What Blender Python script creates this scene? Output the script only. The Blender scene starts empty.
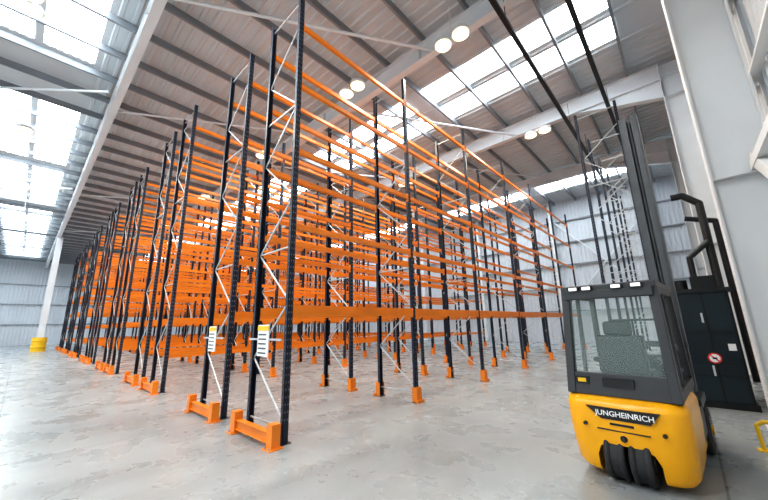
import bpy, bmesh, math, random
from mathutils import Matrix, Vector
random.seed(4)
sc=bpy.context.scene
# ------------------------------------------------------------ materials
def mat(name,col,rough=0.5,metal=0.0,var=0.0,scale=3.0,emit=None,estr=0,bump=0.0,bscale=60,alpha=1,trans=0):
    m=bpy.data.materials.new(name); m.use_nodes=True
    nt=m.node_tree; b=nt.nodes['Principled BSDF']
    b.inputs['Base Color'].default_value=(*col,1); b.inputs['Roughness'].default_value=rough
    b.inputs['Metallic'].default_value=metal
    if trans: b.inputs['Transmission Weight'].default_value=trans; b.inputs['IOR'].default_value=1.1
    if alpha<1: b.inputs['Alpha'].default_value=alpha
    tc=nt.nodes.new('ShaderNodeTexCoord')
    if var>0:
        n=nt.nodes.new('ShaderNodeTexNoise'); n.inputs['Scale'].default_value=scale; n.inputs['Detail'].default_value=4
        nt.links.new(tc.outputs['Object'],n.inputs['Vector'])
        r=nt.nodes.new('ShaderNodeValToRGB')
        r.color_ramp.elements[0].position=.3; r.color_ramp.elements[1].position=.7
        r.color_ramp.elements[0].color=(*[c*(1-var) for c in col],1)
        r.color_ramp.elements[1].color=(*[min(1,c*(1+var)) for c in col],1)
        nt.links.new(n.outputs['Fac'],r.inputs['Fac']); nt.links.new(r.outputs['Color'],b.inputs['Base Color'])
    if bump>0:
        n2=nt.nodes.new('ShaderNodeTexNoise'); n2.inputs['Scale'].default_value=bscale
        nt.links.new(tc.outputs['Object'],n2.inputs['Vector'])
        bp=nt.nodes.new('ShaderNodeBump'); bp.inputs['Strength'].default_value=bump
        nt.links.new(n2.outputs['Fac'],bp.inputs['Height']); nt.links.new(bp.outputs['Normal'],b.inputs['Normal'])
    if emit:
        b.inputs['Emission Color'].default_value=(*emit,1); b.inputs['Emission Strength'].default_value=estr
    return m
M_up=mat('upright_navy',(0.014,0.022,0.042),.38,.2,.3,2)
M_hole=mat('upright_slot',(0.22,0.23,0.25),.6)
M_or=mat('beam_orange',(0.84,0.235,0.014),.36,0,.10,1.5)
M_gal=mat('galvanised_brace',(0.52,0.55,0.57),.42,.3,.1,6)
M_sheet=mat('roof_sheet',(0.58,0.61,0.63),.55,0,.05,.6)
M_wall=mat('wall_cladding',(0.60,0.63,0.66),.5,0,.04,.5)
M_steel=mat('painted_steel',(0.74,0.76,0.77),.45,0,.04,1)
M_purlin=mat('purlin_steel',(0.27,0.29,0.31),.5,.3,.1,1)
M_sky=mat('skylight_polycarbonate',(0.9,0.95,1.0),.5,emit=(0.84,0.93,1.0),estr=8.5)
M_lamp=mat('lamp_lens',(1,1,1),.4,emit=(1.0,0.84,0.45),estr=2.4)
M_house=mat('lamp_housing',(0.7,0.7,0.7),.5,.1,.05)
M_pipe=mat('black_pipe',(0.015,0.016,0.018),.4,.2,.1,3)
M_yel=mat('truck_yellow',(0.92,0.43,0.007),.24,0,.03,2)
M_blk=mat('truck_black',(0.008,0.008,0.009),.4,0,.1,5)
M_gry=mat('truck_grey',(0.04,0.042,0.045),.42,0,.08,5)
M_mast=mat('mast_grey',(0.085,0.09,0.095),.4,.3,.1,3)
M_rub=mat('tyre_rubber',(0.03,0.03,0.032),.75,0,.2,12,bump=.2)
M_white=mat('sign_white',(0.88,0.88,0.88),.5,0,.02)
M_red=mat('sign_red',(0.7,0.03,0.03),.5,0,.02)
M_sy=mat('safety_yellow',(0.9,0.55,0.015),.45,0,.05)
M_box=mat('enclosure_navy',(0.014,0.026,0.034),.38,.2,.25,1.2)
M_boxd=mat('enclosure_dark',(0.006,0.008,0.01),.5,.1,.1)
M_glass=mat('cab_glass',(0.45,0.58,0.55),.03,0,alpha=.22)
M_gl2=mat('work_light',(0.9,0.9,0.9),.2,emit=(1,1,1),estr=.6)
# floor material
M_fl=bpy.data.materials.new('polished_concrete'); M_fl.use_nodes=True
nt=M_fl.node_tree; b=nt.nodes['Principled BSDF']; tc=nt.nodes.new('ShaderNodeTexCoord')
def noise(s,d=6,r=.6,dist=0,sc_=(1,1,1)):
    mp=nt.nodes.new('ShaderNodeMapping'); mp.inputs['Scale'].default_value=sc_
    nt.links.new(tc.outputs['Object'],mp.inputs['Vector'])
    n=nt.nodes.new('ShaderNodeTexNoise'); n.inputs['Scale'].default_value=s; n.inputs['Detail'].default_value=d
    n.inputs['Roughness'].default_value=r; n.inputs['Distortion'].default_value=dist
    nt.links.new(mp.outputs[0],n.inputs['Vector']); return n
def ramp(src,p0,c0,p1,c1):
    r=nt.nodes.new('ShaderNodeValToRGB'); e=r.color_ramp.elements
    e[0].position=p0; e[1].position=p1; e[0].color=(*c0,1); e[1].color=(*c1,1)
    nt.links.new(src,r.inputs['Fac']); return r
def mul(a,b_,f=1):
    m=nt.nodes.new('ShaderNodeMixRGB'); m.blend_type='MULTIPLY'; m.inputs[0].default_value=f
    nt.links.new(a,m.inputs[1]); nt.links.new(b_,m.inputs[2]); return m
r1=ramp(noise(.4,5,.5,.2).outputs['Fac'],.22,(.30,.325,.33),.78,(.47,.495,.50))
r2=ramp(noise(2.2,4,.5).outputs['Fac'],.1,(.80,.80,.80),.9,(1,1,1))
r3=ramp(noise(25,5,.7).outputs['Fac'],.2,(.84,.84,.84),.75,(1,1,1))
r4=ramp(noise(.6,4,.5,.3,(3,.3,1)).outputs['Fac'],.40,(1,1,1),.95,(.68,.68,.68))
bk=nt.nodes.new('ShaderNodeTexBrick'); bk.offset=0; bk.inputs['Scale'].default_value=1
bk.inputs['Brick Width'].default_value=6.6; bk.inputs['Row Height'].default_value=6.6; bk.inputs['Mortar Size'].default_value=.012
bk.inputs['Color1'].default_value=bk.inputs['Color2'].default_value=(1,1,1,1); bk.inputs['Mortar'].default_value=(.5,.5,.5,1)
nt.links.new(tc.outputs['Object'],bk.inputs['Vector'])
m1=mul(r1.outputs[0],r2.outputs[0]); m2=mul(m1.outputs[0],r3.outputs[0]); m3=mul(m2.outputs[0],bk.outputs['Color']); m4=mul(m3.outputs[0],r4.outputs[0])
nt.links.new(m4.outputs[0],b.inputs['Base Color'])
rr=ramp(noise(1.5,6).outputs['Fac'],.3,(.20,)*3,.7,(.38,)*3); nt.links.new(rr.outputs[0],b.inputs['Roughness'])
# ------------------------------------------------------------ mesh builder
class MB:
    def __init__(s): s.v=[]; s.f=[]; s.m=[]; s.mats=[]; s.sm=[]
    def mi(s,m):
        if m not in s.mats: s.mats.append(m)
        return s.mats.index(m)
    def poly(s,pts,faces,m,smooth=False):
        o=len(s.v); s.v+= [tuple(p) for p in pts]; k=s.mi(m)
        for f in faces: s.f.append([o+i for i in f]); s.m.append(k); s.sm.append(smooth)
    def box(s,x0,x1,y0,y1,z0,z1,m):
        s.poly([(x0,y0,z0),(x1,y0,z0),(x1,y1,z0),(x0,y1,z0),(x0,y0,z1),(x1,y0,z1),(x1,y1,z1),(x0,y1,z1)],
          [(0,3,2,1),(4,5,6,7),(0,1,5,4),(1,2,6,5),(2,3,7,6),(3,0,4,7)],m)
    def bar(s,a,b_,w,h,m,up=(0,0,1)):
        a=Vector(a); b_=Vector(b_); d=(b_-a).normalized(); u=Vector(up)
        if abs(d.dot(u))>.98: u=Vector((1,0,0))
        sx=d.cross(u).normalized()*w/2; sy=sx.cross(d).normalized()*h/2
        P=[a-sx-sy,a+sx-sy,a+sx+sy,a-sx+sy]; Q=[p+(b_-a) for p in P]
        s.poly(P+Q,[(0,3,2,1),(4,5,6,7),(0,1,5,4),(1,2,6,5),(2,3,7,6),(3,0,4,7)],m)
    def cyl(s,a,b_,r,m,n=12,r2=None,smooth=True):
        a=Vector(a); b_=Vector(b_); d=(b_-a).normalized(); u=Vector((0,0,1)) if abs(d.z)<.9 else Vector((1,0,0))
        e1=d.cross(u).normalized(); e2=d.cross(e1); r2=r if r2 is None else r2
        P=[];
        for k in range(n):
            t=2*math.pi*k/n; o=e1*math.cos(t)+e2*math.sin(t); P.append(a+o*r)
        for k in range(n):
            t=2*math.pi*k/n; o=e1*math.cos(t)+e2*math.sin(t); P.append(b_+o*r2)
        s.poly(P,[(k,(k+1)%n,n+(k+1)%n,n+k) for k in range(n)],m,smooth)
        s.poly(P[:n],[tuple(range(n))[::-1]],m); s.poly(P[n:],[tuple(range(n))],m)
    def tube(s,pts,r,m,n=10):
        for i in range(len(pts)-1): s.cyl(pts[i],pts[i+1],r,m,n)
        for p in pts[1:-1]: s.ball(p,r,m)
    def ball(s,c,r,m,n=10):
        c=Vector(c); P=[]; F=[]
        for i in range(7):
            ph=math.pi*i/6
            for k in range(n):
                t=2*math.pi*k/n; P.append(c+Vector((math.sin(ph)*math.cos(t),math.sin(ph)*math.sin(t),math.cos(ph)))*r)
        for i in range(6):
            for k in range(n): F.append((i*n+k,(i+1)*n+k,(i+1)*n+(k+1)%n,i*n+(k+1)%n))
        s.poly(P,F,m,True)
    def torus(s,c,R,r,m,axis='X',n=28,k=10):
        P=[];F=[];c=Vector(c)
        for i in range(n):
            t=2*math.pi*i/n
            for j in range(k):
                q=2*math.pi*j/k; a=(R+r*math.cos(q))*math.cos(t); b2=(R+r*math.cos(q))*math.sin(t); h=r*math.sin(q)
                P.append(c+(Vector((h,a,b2)) if axis=='X' else Vector((a,b2,h)) if axis=='Z' else Vector((a,h,b2))))
        for i in range(n):
            for j in range(k): F.append((i*k+j,((i+1)%n)*k+j,((i+1)%n)*k+(j+1)%k,i*k+(j+1)%k))
        s.poly(P,F,m,True)
    def mesh(s,name):
        me=bpy.data.meshes.new(name); me.from_pydata(s.v,[],s.f)
        for m in s.mats: me.materials.append(m)
        me.polygons.foreach_set('material_index',s.m); me.polygons.foreach_set('use_smooth',s.sm)
        me.update(); return me
    def obj(s,name,loc=(0,0,0),parent=None,bevel=0):
        o=bpy.data.objects.new(name,s.mesh(name)); sc.collection.objects.link(o); o.location=loc
        if parent: o.parent=parent
        if bevel:
            bv=o.modifiers.new('bevel','BEVEL'); bv.width=bevel; bv.segments=3; bv.limit_method='ANGLE'
            for p in o.data.polygons: p.use_smooth=True
            wn=o.modifiers.new('wn','WEIGHTED_NORMAL'); wn.keep_sharp=True
        return o
def inst(name,me,loc,rot=0):
    o=bpy.data.objects.new(name,me); sc.collection.objects.link(o); o.location=loc; o.rotation_euler[2]=rot; return o
def empty(name,loc=(0,0,0),rot=0):
    o=bpy.data.objects.new(name,None); sc.collection.objects.link(o); o.location=loc; o.rotation_euler[2]=rot; return o
# ------------------------------------------------------------ room
XR,XL,YF,YB,ZT=1.55,-62,-14,27.3,10.75
mb=MB(); mb.box(XL,XR,YF,YB,-.2,0,M_fl); mb.obj('floor')
def profile(length,pitch,depth):
    pts=[]; n=int(length/pitch)
    for i in range(n):
        a=i*pitch
        pts+=[(a,0),(a+pitch*.55,0),(a+pitch*.65,depth),(a+pitch*.9,depth)]
    pts.append((n*pitch,0)); pts.append((length,0)); return pts
def corr(mb,o,du,dn,dw,length,width,pitch,depth,m):
    o=Vector(o);du=Vector(du);dn=Vector(dn);dw=Vector(dw)
    pr=profile(length,pitch,depth)
    P=[o+du*a+dn*d for a,d in pr]; Q=[p+dw*width for p in P]; n=len(P)
    mb.poly(P+Q,[(i,i+1,n+i+1,n+i) for i in range(n-1)],m)
# ceiling strips
segs=[(-.2,-6.6),(-7.3,-13.9),(-17.5,-24.5),(-25.3,-33),(-35.5,-42.5),(-43.5,-50),(-51,-58)]
strips=[(-11.5,-9.0),(-2.3,-1.05),(-.85,.4),(9.5,10.55),(10.95,12.0),(22.2,24.6)]
mc=MB(); ms=MB(); y=YF
for (a,b2) in strips+[(YB,YB)]:
    if a-y>.02: corr(mc,(XL,y,ZT),(0,1,0),(0,0,-1),(1,0,0),a-y,XR-XL,.333,.045,M_sheet)
    if b2>a:
        px=XR
        for (s0,s1) in segs+[(XL,XL)]:
            mc.poly([(s0,a,ZT),(px,a,ZT),(px,b2,ZT),(s0,b2,ZT)],[(0,1,2,3)],M_sheet)
            if s1<s0: corr(ms,(s1,a,ZT),(0,1,0),(0,0,-1),(1,0,0),b2-a,s0-s1,.2,.03,M_sky)
            px=s1
    y=b2
mc.box(XL,XR,YF,YB,ZT+.1,ZT+.2,M_sheet)
mc.obj('ceiling'); ms.obj('window_skylights')
# purlins
mp=MB(); x=-.15; i=0
while x>XL:
    mp.box(x-.008,x+.008,YF,YB,ZT-.27,ZT-.05,M_purlin); mp.box(x-.07,x,YF,YB,ZT-.285,ZT-.27,M_purlin); x-=1.55
mp.obj('roof_purlins')
# rafters and columns
RY=[-12.3,-5.7,1.2,7.5,14.1,20.7]
def ibeam(mb,x0,x1,y,z0,z1,m,fw=.24):
    mb.box(x0,x1,y-.008,y+.008,z0,z1,m); mb.box(x0,x1,y-fw/2,y+fw/2,z0-.02,z0,m); mb.box(x0,x1,y-fw/2,y+fw/2,z1-.02,z1,m)
for k,yy in enumerate(RY):
    r=MB(); z0,z1=9.85,10.45
    ibeam(r,XL+.3,.7,yy,z0,z1,M_steel)
    r.poly([(.7,yy-.01,9.85),(.7,yy-.01,9.1),(-2.3,yy-.01,9.85),(.7,yy+.01,9.85),(.7,yy+.01,9.1),(-2.3,yy+.01,9.85)],[(0,2,1),(3,4,5),(1,2,5,4)],M_steel)
    r.poly([(.7,yy-.12,9.1),(.7,yy+.12,9.1),(-2.3,yy+.12,9.85),(-2.3,yy-.12,9.85)],[(0,1,2,3)],M_steel)
    for xx in range(-60,0,5): r.box(xx-.008,xx+.008,yy-.11,yy+.11,z0,z1,M_steel)
    r.obj('roof_rafter')
    c=MB(); X0,X1=.66,1.38
    c.box(X0,X1,yy-.01,yy+.01,0,10.4,M_steel)
    c.box(X0-.012,X0+.012,yy-.17,yy+.17,0,10.4,M_steel); c.box(X1-.012,X1+.012,yy-.17,yy+.17,0,10.4,M_steel)
    for zz in (3.8,9.1,9.9): c.box(X0,X1,yy-.16,yy+.16,zz-.01,zz+.01,M_steel)
    c.box(X0-.08,X1+.05,yy-.24,yy+.24,0,.03,M_steel)
    for zz in (8.9,9.2,9.5,9.8):
        for dy in (-.1,.1): c.cyl((X0-.03,yy+dy,zz),(X0,yy+dy,zz),.02,M_gal,8)
    c.obj('steel_column')
# inner column with yellow guard
for yy in (1.3,):
    c=MB(); X=-40.6
    c.box(X-.3,X+.3,yy-.01,yy+.01,0,9.85,M_steel); c.box(X-.31,X-.29,yy-.2,yy+.2,0,9.85,M_steel); c.box(X+.29,X+.31,yy-.2,yy+.2,0,9.85,M_steel)
    c.obj('steel_column')
g=MB(); g.cyl((-40.6,1.3,0),(-40.6,1.3,1.15),.45,M_sy,20); g.torus((-40.6,1.3,.4),.45,.06,M_sy,'Z'); g.torus((-40.6,1.3,.9),.45,.06,M_sy,'Z'); g.obj('column_guard')
# roof bracing
br=MB()
def diag(a,b2): br.cyl((*a,9.95),(*b2,9.95),.045,M_steel,10)
for xx in (-8.6,-15.2,-27,-38): 
    for k in (2,3,4): diag((xx,RY[k]),(xx+4.1,RY[k+1]))
diag((-20,-5.7),(-14,.9)); diag((-32,-5.7),(-26,.9))
br.obj('roof_bracing')
# walls
w=MB(); corr(w,(XR,YF,0),(0,1,0),(-1,0,0),(0,0,1),YB-YF,ZT,.25,.03,M_wall)
for z in (2.2,3.8,5.4,7.0,8.6): w.box(XR-.17,XR-.04,YF,YB,z,z+.05,M_steel)
w.box(XR+.02,XR+.1,YF,YB,0,ZT,M_wall)
w.obj('wall_right')
w=MB(); corr(w,(XL,YB,0),(1,0,0),(0,-1,0),(0,0,1),XR-XL,ZT,.25,.03,M_wall)
for z in (2.2,3.9,5.6,7.3,9.0): w.box(XL,XR,YB-.2,YB-.05,z,z+.07,M_purlin)
x=-.5
while x>XL: w.box(x-.12,x+.12,YB-.45,YB-.2,0,ZT-.3,M_steel); x-=6.2
w.cyl((-6.5,YB-.3,2.2),(-.6,YB-.3,9),.05,M_steel); w.cyl((-.6,YB-.3,2.2),(-6.5,YB-.3,9),.05,M_steel)
w.box(XL,XR,YB+.02,YB+.1,0,ZT,M_wall)
w.obj('wall_back')
w=MB(); corr(w,(XL,YF,0),(0,1,0),(1,0,0),(0,0,1),YB-YF,ZT,.33,.03,M_wall)
for z in (2.5,5,7.5): w.box(XL+.04,XL+.2,YF,YB,z,z+.08,M_purlin)
w.box(XL-.1,XL-.02,YF,YB,0,ZT,M_wall)
w.obj('wall_left')
# front wall (behind the viewer), unseen, added with openings to limit outside light
w=MB(); light_gaps=[(-3.5,-8.5),(-22,-27),(-45,-50)]; px=XR
for a,b2 in light_gaps:
    w.box(a,px,YF-.1,YF,0,ZT,M_wall); w.box(b2,a,YF-.1,YF,5.2,ZT,M_wall); px=b2
w.box(XL,px,YF-.1,YF,0,ZT,M_wall); w.obj('wall_front')
# wall brace beside near column
q=MB(); q.bar((1.18,7.3,4.0),(1.18,2.2,.6),.12,.2,M_steel); q.bar((1.18,7.4,3.9),(1.18,.9,3.9),.14,.14,M_steel); q.obj('wall_brace')
# ------------------------------------------------------------ racks
def rack_mesh(name,levels,bays=6,bay=3.1,depth=1.1,H=7.85,guards=True,first=.16,M_u=M_up):
    r=MB()
    for j in range(bays+1):
        y=j*bay
        for xf,sg in ((0,-1),(-depth,1)):   # sg: direction to the inside
            xo=xf; xi=xf+sg*.07
            r.box(min(xo,xo+sg*.006),max(xo,xo+sg*.006),y-.045,y+.045,0,H,M_u)
            a,b2=min(xo,xi),max(xo,xi)
            r.box(a,b2,y-.045,y-.039,0,H,M_u); r.box(a,b2,y+.039,y+.045,0,H,M_u)
            r.box(a-.03,b2+.03,y-.08,y+.08,0,.012,M_u)
            z=.3
            while z<H-.1:
                for dy in (-.022,.022):
                    xx=xo-sg*.002
                    r.poly([(xx,y+dy-.006,z),(xx,y+dy+.006,z),(xx,y+dy+.006,z+.03),(xx,y+dy-.006,z+.03)],[(0,1,2,3)],M_hole)
                if j==0:
                    xm=(xo+xi)/2
                    r.poly([(xm-.006,y-.047,z),(xm+.006,y-.047,z),(xm+.006,y-.047,z+.025),(xm-.006,y-.047,z+.025)],[(0,1,2,3)],M_hole)
                z+=.1
            if guards and (j>0):
                xg=xo-sg*.05
                r.box(min(xg,xg+sg*.04),max(xg,xg+sg*.04),y-.075,y+.075,0,.30,M_or)
                for s2 in (-1,1): r.box(min(xg,xg+sg*.13),max(xg,xg+sg*.13),y+s2*.075-.005,y+s2*.075+.005,0,.30,M_or)
                r.box(min(xg,xg-sg*.04),max(xg,xg-sg*.04),y-.11,y+.11,0,.06,M_or)
        # lattice
        xa,xb=-.05,-depth+.05
        r.bar((xa,y,.2),(xb,y,.2),.021,.022,M_gal); r.bar((xa,y,H-.15),(xb,y,H-.15),.021,.022,M_gal)
        z=.25; s=0
        while z+.85<H:
            a,b2=(xa,xb) if s%2==0 else (xb,xa)
            r.bar((a,y,z),(b2,y,z+.85),.021,.022,M_gal); z+=.87; s+=1
            if s%3==0: r.bar((xa,y,z),(xb,y,z),.021,.022,M_gal)
        if j<bays:
            for li,z in enumerate(levels):
                hh=first if li==0 else .10
                for xf,sg in ((0,-1),(-depth,1)):
                    x0,x1=sorted((xf+sg*.015,xf+sg*.06))
                    r.box(x0,x1,y+.05,y+bay-.05,z-hh/2,z+hh/2,M_or)
                    xs=sorted((xf-sg*.0,xf+sg*.015)); r.box(xs[0],xs[1],y+.06,y+bay-.06,z-hh/2,z+hh*.12,M_or)
                    for yy in (y+.046,y+bay-.054):
                        r.box(min(xf-sg*.006,x1,x0),max(xf-sg*.006,x0,x1),yy,yy+.008,z-.11,z+.09,M_or)
    # end of row barrier
    if guards:
      for yy in (-.22,):
        r.box(-depth-.06,.06,yy,yy+.04,.07,.19,M_or)
        r.box(-depth-.06,.06,yy-.03,yy+.07,.06,.07,M_or); r.box(-depth-.06,.06,yy-.03,yy+.07,.188,.198,M_or)
        for xx in (-depth-.02,.02):
            r.box(xx-.07,xx+.07,yy-.04,yy+.09,0,.31,M_or); r.box(xx-.11,xx+.11,yy-.09,yy+.13,0,.012,M_or)
            for dx in (-.06,.06): r.cyl((xx+dx,yy-.065,.012),(xx+dx,yy-.065,.04),.012,M_gal,6)
    return r.mesh(name)
LA=[1.85,3.2,4.55,5.85,7.15]
LB=[.9,1.85,2.95,4.15,5.35,6.55,7.75]
LB2=[1.85,3.1,4.3,5.6,7.1]
RA=rack_mesh('pallet_rack_front_mesh',LA)
RB=rack_mesh('pallet_rack_mesh',LB,first=.10,H=8.5)
RB2=rack_mesh('pallet_rack_open_mesh',LB2,first=.12)
P=5.9
for k in range(7):
    x=-4.45-P*k
    inst('pallet_rack',RA if k==0 else RB,(x,2.75,0)); inst('pallet_rack',RB2 if k==0 else RB,(x-2.05,2.75,0))
# free-standing end frames by the right wall
RD=rack_mesh('upright_frame_mesh',[],bays=5,bay=1.9,H=7.9,guards=False)
inst('rack_frames',RD,(-.52,10.9,0))
# load notices on end frames
for xx in (-5.0,-7.05):
    s=MB(); s.box(xx-.17,xx+.17,2.62,2.635,1.16,1.64,M_white); s.box(xx-.17,xx+.17,2.612,2.62,1.55,1.62,M_sy)
    for z in (1.20,1.27,1.34,1.41,1.48): s.box(xx-.13,xx+.10,2.612,2.62,z,z+.02,M_mast)
    s.box(xx-.5,xx+.5,2.64,2.66,1.40,1.43,M_gal)
    s.obj('load_notice_sign')
# ------------------------------------------------------------ overhead pipes / lights
for xx in (-2.25,-.88):
    p=MB(); p.box(xx-.06,xx+.06,-10,YB-.5,9.26,9.36,M_pipe); 
    y=-9
    while y<YB-1:
        p.cyl((xx,y,9.36),(xx,y,10.5),.012,M_pipe,6); y+=3.3
    p.obj('cable_tray')
p=MB(); p.tube([(.75,12.3,0),(.75,12.3,4.7),(.45,12.3,5.0),(.2,12.3,5.0)],.09,M_pipe); p.tube([(1.0,12.6,0),(1.0,12.6,4.2),(.4,12.6,4.4)],.07,M_pipe)
p.tube([(.3,12.2,0),(.3,12.2,3.2),(.75,12.2,3.6)],.07,M_pipe)
p.obj('sprinkler_riser')
def lamp(x,y,z=9.35):
    m=MB(); m.box(x-.4,x+.4,y-.05,y+.05,z+.06,z+.14,M_house)
    for dx in (-.28,.28):
        m.cyl((x+dx,y,z),(x+dx,y,z+.09),.25,M_house,20); m.cyl((x+dx,y,z-.025),(x+dx,y,z),.22,M_lamp,20)
    m.cyl((x,y,z+.09),(x,y,10.5),.012,M_house,6); o=m.obj('high_bay_light')
    l=bpy.data.lights.new('lamp_glow','AREA'); l.size=.7; l.energy=220; l.color=(1,.88,.7)
    lo=bpy.data.objects.new('lamp_glow',l); sc.collection.objects.link(lo); lo.parent=o; lo.location=(x,y,z-.05)
for (x,y) in [(-3.6,7.0),(-7.1,6.4),(-13.1,6.4),(-20.5,6.4),(-28,6.4),(-3.4,13.6),(-10.5,13.6),(-10.4,-1),(-18.2,-1),(-25.5,-1),(-32.7,-1),(-3,-3.5)]: lamp(x,y)
# ------------------------------------------------------------ dark enclosure
e=MB(); e.box(-.5,.62,8.75,10.3,.08,2.08,M_box); e.box(-.54,.66,8.71,10.34,0,.1,M_boxd); e.box(-.55,.67,8.70,10.35,2.06,2.14,M_boxd)
for xx in (-.5,-.125,.25,.6): e.box(xx-.015,xx+.015,8.735,8.75,.1,2.06,M_boxd)
for z in (.55,.78,1.3,1.34): e.box(-.48,.6,8.738,8.75,z,z+.012,M_boxd)
for z in (.55,1.5): e.box(.18,.21,8.71,8.75,z,z+.18,M_gal)
e.cyl((.0,9.2,2.14),(.0,9.2,2.35),.1,M_boxd); e.box(.15,.5,9.0,9.5,2.14,2.4,M_boxd)
e.cyl((.24,8.745,.86),(.24,8.725,.86),.095,M_red,24); e.cyl((.24,8.73,.86),(.24,8.722,.86),.072,M_white,24)
e.bar((.19,8.72,.91),(.29,8.72,.81),.006,.02,M_red); e.bar((.21,8.72,.86),(.27,8.72,.86),.006,.03,M_blk)
e.box(.45,.55,8.73,8.74,1.0,1.12,M_white)
e.obj('generator_enclosure',bevel=0)
# small yellow barrier
y=MB(); y.tube([(.42,6.35,0),(.40,6.35,.28),(.46,6.35,.33),(.95,6.35,.33),(1.0,6.35,.28),(1.0,6.35,0)],.022,M_sy)
y.box(.36,.48,6.29,6.41,0,.012,M_sy); y.box(.94,1.06,6.29,6.41,0,.012,M_sy); y.obj('floor_barrier')
# ------------------------------------------------------------ forklift
T=empty('forklift_truck',(-.67,4.22,0),math.radians(-4))
def section(hw,yr,rad,yf,z,bulge=.03):
    pts=[(-hw,yf,z)]
    for k in range(9):
        t=math.pi+ (math.pi/2)*k/8
        pts.append((-hw+rad+rad*math.cos(t), yr+bulge+rad+rad*math.sin(t),z))
    for k in range(1,8):
        u=-1+2*k/8; pts.append((u*(hw-rad),yr+bulge*(u*u),z))
    for k in range(9):
        t=1.5*math.pi+(math.pi/2)*k/8
        pts.append((hw-rad+rad*math.cos(t), yr+bulge+rad+rad*math.sin(t),z))
    pts.append((hw,yf,z)); return pts
def loft(secs,m):
    b_=MB(); n=len(secs[0]); P=[p for s in secs for p in s]; F=[]
    for i in range(len(secs)-1):
        for k in range(n): F.append((i*n+k,i*n+(k+1)%n,(i+1)*n+(k+1)%n,(i+1)*n+k))
    F.append(tuple(range(n))[::-1]); F.append(tuple((len(secs)-1)*n+k for k in range(n)))
    b_.poly(P,F,m,False); return b_
cw=loft([section(.46,.08,.2,1.0,.08),section(.50,.04,.22,1.0,.14),section(.52,.02,.22,1.0,.30),section(.53,.0,.2,1.0,.5),
  section(.53,.0,.18,1.0,.70),section(.525,.02,.18,1.0,.75),section(.505,.06,.17,1.0,.785),section(.48,.1,.16,1.0,.80)],M_yel).obj('counterweight',parent=T,bevel=.008)
cut=MB(); 
pts=[(-.26,0,-.05),(.26,0,-.05),(.26,0,.24),(.22,0,.33),(.14,0,.37),(-.14,0,.37),(-.22,0,.33),(-.26,0,.24)]
Pp=[(x,-.3,z) for x,_,z in pts]+[(x,.55,z) for x,_,z in pts]; n=8
cut.poly(Pp,[tuple(range(n)),tuple(range(2*n-1,n-1,-1))]+[(k,n+k,n+(k+1)%n,(k+1)%n) for k in range(n)],M_blk)
me=cut.mesh('arch'); 
bm=bmesh.new(); bm.from_mesh(me); bmesh.ops.recalc_face_normals(bm,faces=bm.faces); bm.to_mesh(me); bm.free()
bm=bmesh.new(); bm.from_mesh(cw.data); bmesh.ops.recalc_face_normals(bm,faces=bm.faces); bm.to_mesh(cw.data); bm.free()
co=bpy.data.objects.new('arch',me); sc.collection.objects.link(co); co.parent=T
bo=cw.modifiers.new('arch','BOOLEAN'); bo.object=co; bo.operation='DIFFERENCE'; bo.solver='EXACT'
cw.modifiers.move(2,0)
dg=bpy.context.evaluated_depsgraph_get(); newme=bpy.data.meshes.new_from_object(cw.evaluated_get(dg)); cw.modifiers.clear(); cw.data=newme
bpy.data.objects.remove(co)
d=MB()
d.poly([(-.30,-.006,.715),(.32,-.006,.715),(.24,-.006,.605),(-.17,-.006,.605)],[(0,1,2,3)],M_blk)
d.poly([(-.30,.03,.715),(.32,.03,.715),(.32,-.006,.715),(-.30,-.006,.715)],[(0,1,2,3)],M_blk)
d.box(-.22,.22,-.004,.03,.50,.51,M_blk); d.box(-.10,.10,-.006,.03,.555,.575,M_blk)
d.cyl((0,-.004,.44),(0,.03,.44),.03,M_blk,16); d.cyl((.0,-.03,.44),(0,.03,.44),.014,M_gry,12)
for s_ in (-1,1):
    d.cyl((s_*.33,-.004,.53),(s_*.33,.06,.53),.018,M_blk,12)
d.obj('counterweight_trim',parent=T)
tx=bpy.data.curves.new('lettering','FONT'); tx.body='JUNGHEINRICH'; tx.size=.070; tx.extrude=.001; tx.align_x='CENTER'; tx.offset=.0012
to=bpy.data.objects.new('lettering',tx); sc.collection.objects.link(to); to.parent=T; to.location=(.03,-.009,.64); to.rotation_euler=(math.pi/2,0,0); tx.materials.append(M_white)
wh=MB()
for xx in (-.105,.105):
    wh.cyl((xx-.085,.20,.24),(xx+.085,.20,.24),.22,M_rub,36); 
    for q in (-.075,.075): wh.torus((xx+q*.8,.20,.24),.21,.03,M_rub,'X',36,8)
    wh.cyl((xx-.1,.20,.24),(xx+.1,.20,.24),.1,M_gry,24)
wh.box(-.03,.03,.2,.4,.3,.5,M_blk)
wh.obj('rear_wheels',parent=T)
# chassis
c=MB(); c.box(-.50,.50,.95,1.5,.16,.50,M_yel); c.box(-.47,.47,.9,1.9,.12,.42,M_gry); c.box(-.46,.46,.2,1.1,.79,.86,M_gry)
c.box(-.53,-.36,1.33,1.98,.56,.66,M_gry); c.box(.36,.53,1.33,1.98,.56,.66,M_gry)
c.box(-.45,.45,1.45,1.9,.42,.95,M_gry); c.box(.505,.525,.98,1.4,.3,.6,M_gry)
c.obj('chassis',parent=T,bevel=.015)
fw=MB()
for s_ in (-1,1):
    a=s_*.36; b2=s_*.535
    fw.cyl((a,1.65,.28),(b2,1.65,.28),.265,M_rub,40); fw.torus((b2-s_*.03,1.65,.28),.245,.035,M_rub,'X',40,8); fw.cyl((b2-s_*.02,1.65,.28),(b2+s_*.012,1.65,.28),.15,M_gry,28)
    fw.cyl((b2,1.65,.28),(b2+s_*.03,1.65,.28),.05,M_yel,16)
fw.obj('drive_wheels',parent=T)
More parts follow.
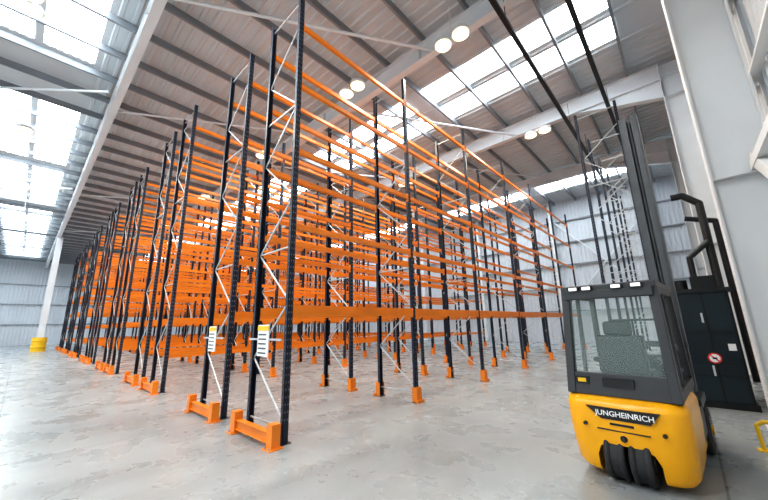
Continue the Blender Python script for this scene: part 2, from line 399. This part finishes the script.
# cab
cb=MB()
for s_ in (-1,1):
    cb.bar((s_*.455,.16,.8),(s_*.425,.30,1.93),.085,.10,M_gry,(0,1,0))
    cb.bar((s_*.46,1.5,.7),(s_*.43,1.38,1.93),.06,.08,M_gry,(0,1,0))
    cb.bar((s_*.462,.15,.84),(s_*.462,1.5,.84),.05,.10,M_gry); cb.bar((s_*.428,.3,1.9),(s_*.428,1.4,1.9),.06,.07,M_gry)
    cb.bar((s_*.455,.7,.8),(s_*.43,.72,1.9),.04,.05,M_gry,(0,1,0))
    cb.box(s_*.465-.012,s_*.465+.012,.2,1.45,.5,.84,M_gry)
cb.poly([(-.45,.125,.8),(.45,.125,.8),(.44,.15,1.03),(-.44,.15,1.03),(-.45,.2,.8),(.45,.2,.8),(.44,.225,1.03),(-.44,.225,1.03)],[(0,1,2,3),(7,6,5,4),(3,2,6,7),(0,4,5,1)],M_gry)
cb.box(-.46,.46,.22,1.5,1.93,2.0,M_gry); cb.box(-.43,.43,.2,.3,1.84,1.94,M_gry)
for i in range(5): cb.box(-.4,.4,.4+i*.2,.46+i*.2,2.0,2.02,M_blk)
cb.obj('cab_frame',parent=T,bevel=.018)
cd=MB()
cd.box(-.40,.40,.135,.2,.865,.872,M_blk); cd.box(-.14,.14,.118,.2,.90,.99,M_blk)
cd.box(-.40,-.27,.125,.15,.91,.99,M_blk); cd.box(-.375,-.295,.118,.13,.93,.97,M_sy)
for xx in (-.31,-.17,.12,.3): 
    cd.box(xx-.055,xx+.055,.175,.22,1.935,1.99,M_blk); cd.box(xx-.042,xx+.042,.168,.178,1.945,1.98,M_gl2)
cd.cyl((0,.9,2.0),(0,.9,2.03),.05,M_blk,16)
cd.obj('cab_details',parent=T,bevel=0)
gl=MB(); gl.poly([(-.42,.17,1.03),(.42,.17,1.03),(.40,.27,1.85),(-.40,.27,1.85)],[(0,1,2,3)],M_glass)
for s_ in (-1,1): gl.poly([(s_*.458,.25,.9),(s_*.458,1.42,.9),(s_*.43,1.34,1.87),(s_*.43,.33,1.87)],[(0,1,2,3)],M_glass)
gl.obj('cab_windows',parent=T)
st=MB(); st.box(-.24,.24,.55,1.0,.88,1.02,M_blk); st.box(-.23,.23,.48,.60,.98,1.42,M_blk); st.box(-.14,.14,.47,.55,1.42,1.58,M_blk)
st.box(-.33,-.25,.6,.95,1.1,1.16,M_blk); st.box(.25,.33,.6,.95,1.1,1.16,M_blk); st.box(-.4,.4,1.3,1.48,.9,1.15,M_gry)
st.obj('driver_seat',parent=T,bevel=.03)
sw=MB(); sw.torus((0,0,0),.15,.014,M_blk,'Z'); sw.bar((-.15,0,0),(.15,0,0),.03,.012,M_blk); sw.cyl((0,0,0),(0,0,-.3),.025,M_blk)
so=sw.obj('steering_wheel',(0,1.18,1.27),T); so.rotation_euler=(math.radians(-30),0,0)
# mast: narrow nested channels
ma=MB(); ZM=4.85; MY=.08; mx=.33
ma.box(-.40,.46,2.08,2.16,.30,.42,M_mast); ma.box(-.40,.46,2.08,2.16,1.2,1.28,M_mast)
for s_,w_ in ((-1,.11),(1,.11)):
    xo=mx+s_*w_; y0,y1=1.98+MY,2.14+MY
    ma.box(xo-.012,xo+.012,y0,y1,.1,ZM,M_mast)
    for yy in (y0,y1-.02):
        a,b2=sorted((xo,xo-s_*.08)); ma.box(a,b2,yy,yy+.02,.1,ZM,M_mast)
    xi=mx+s_*.045; ma.box(xi-.02,xi+.02,2.03+MY,2.10+MY,.14,ZM-.05,M_gry)
ma.cyl((mx,2.05+MY,.15),(mx,2.05+MY,ZM-.1),.03,M_mast,12)
for z in (2.2,3.1,4.0,ZM-.1): ma.box(mx-.11,mx+.11,2.12+MY,2.15+MY,z,z+.08,M_mast)
ma.obj('mast',parent=T)
fk=MB(); fk.box(-.42,.42,2.26,2.30,.35,.43,M_blk); fk.box(-.42,.42,2.26,2.30,.75,.83,M_blk)
for s_ in (-1,1):
    fk.box(s_*.25-.05,s_*.25+.05,2.30,2.34,.06,.85,M_blk); fk.box(s_*.25-.05,s_*.25+.05,2.30,3.3,.05,.085,M_blk)
    fk.box(s_*.4-.015,s_*.4+.015,2.26,2.30,.3,1.6,M_blk); fk.box(s_*.15-.012,s_*.15+.012,2.26,2.30,.83,1.6,M_blk)
fk.box(-.415,.415,2.26,2.30,1.57,1.6,M_blk)
fk.obj('fork_carriage',parent=T)
# ------------------------------------------------------------ world, camera
wd=bpy.data.worlds.new('World'); sc.world=wd; wd.use_nodes=True
bg=wd.node_tree.nodes['Background']; bg.inputs[0].default_value=(.86,.94,1,1); bg.inputs[1].default_value=3
cam=bpy.data.cameras.new('cam'); co=bpy.data.objects.new('camera',cam); sc.collection.objects.link(co)
cam.sensor_width=36; cam.lens=325/768*36; cam.clip_start=.05; cam.clip_end=300
R=Matrix(((0.7370157964683862,0.1660284468113212,0.6551658344308644),(0.6755055199627339,-0.14887786130757621,-0.7221687302233174),(-0.022360864382820783,0.9748178995391409,-0.22187846781999984)))
co.matrix_world=Matrix.Translation((0,0,1.61))@R.to_4x4()
sc.camera=co
sc.view_settings.view_transform='Standard'
try: sc.view_settings.look='Medium High Contrast'
except Exception: 
    try: sc.view_settings.look='High Contrast'
    except Exception: pass
sc.view_settings.exposure=0.0
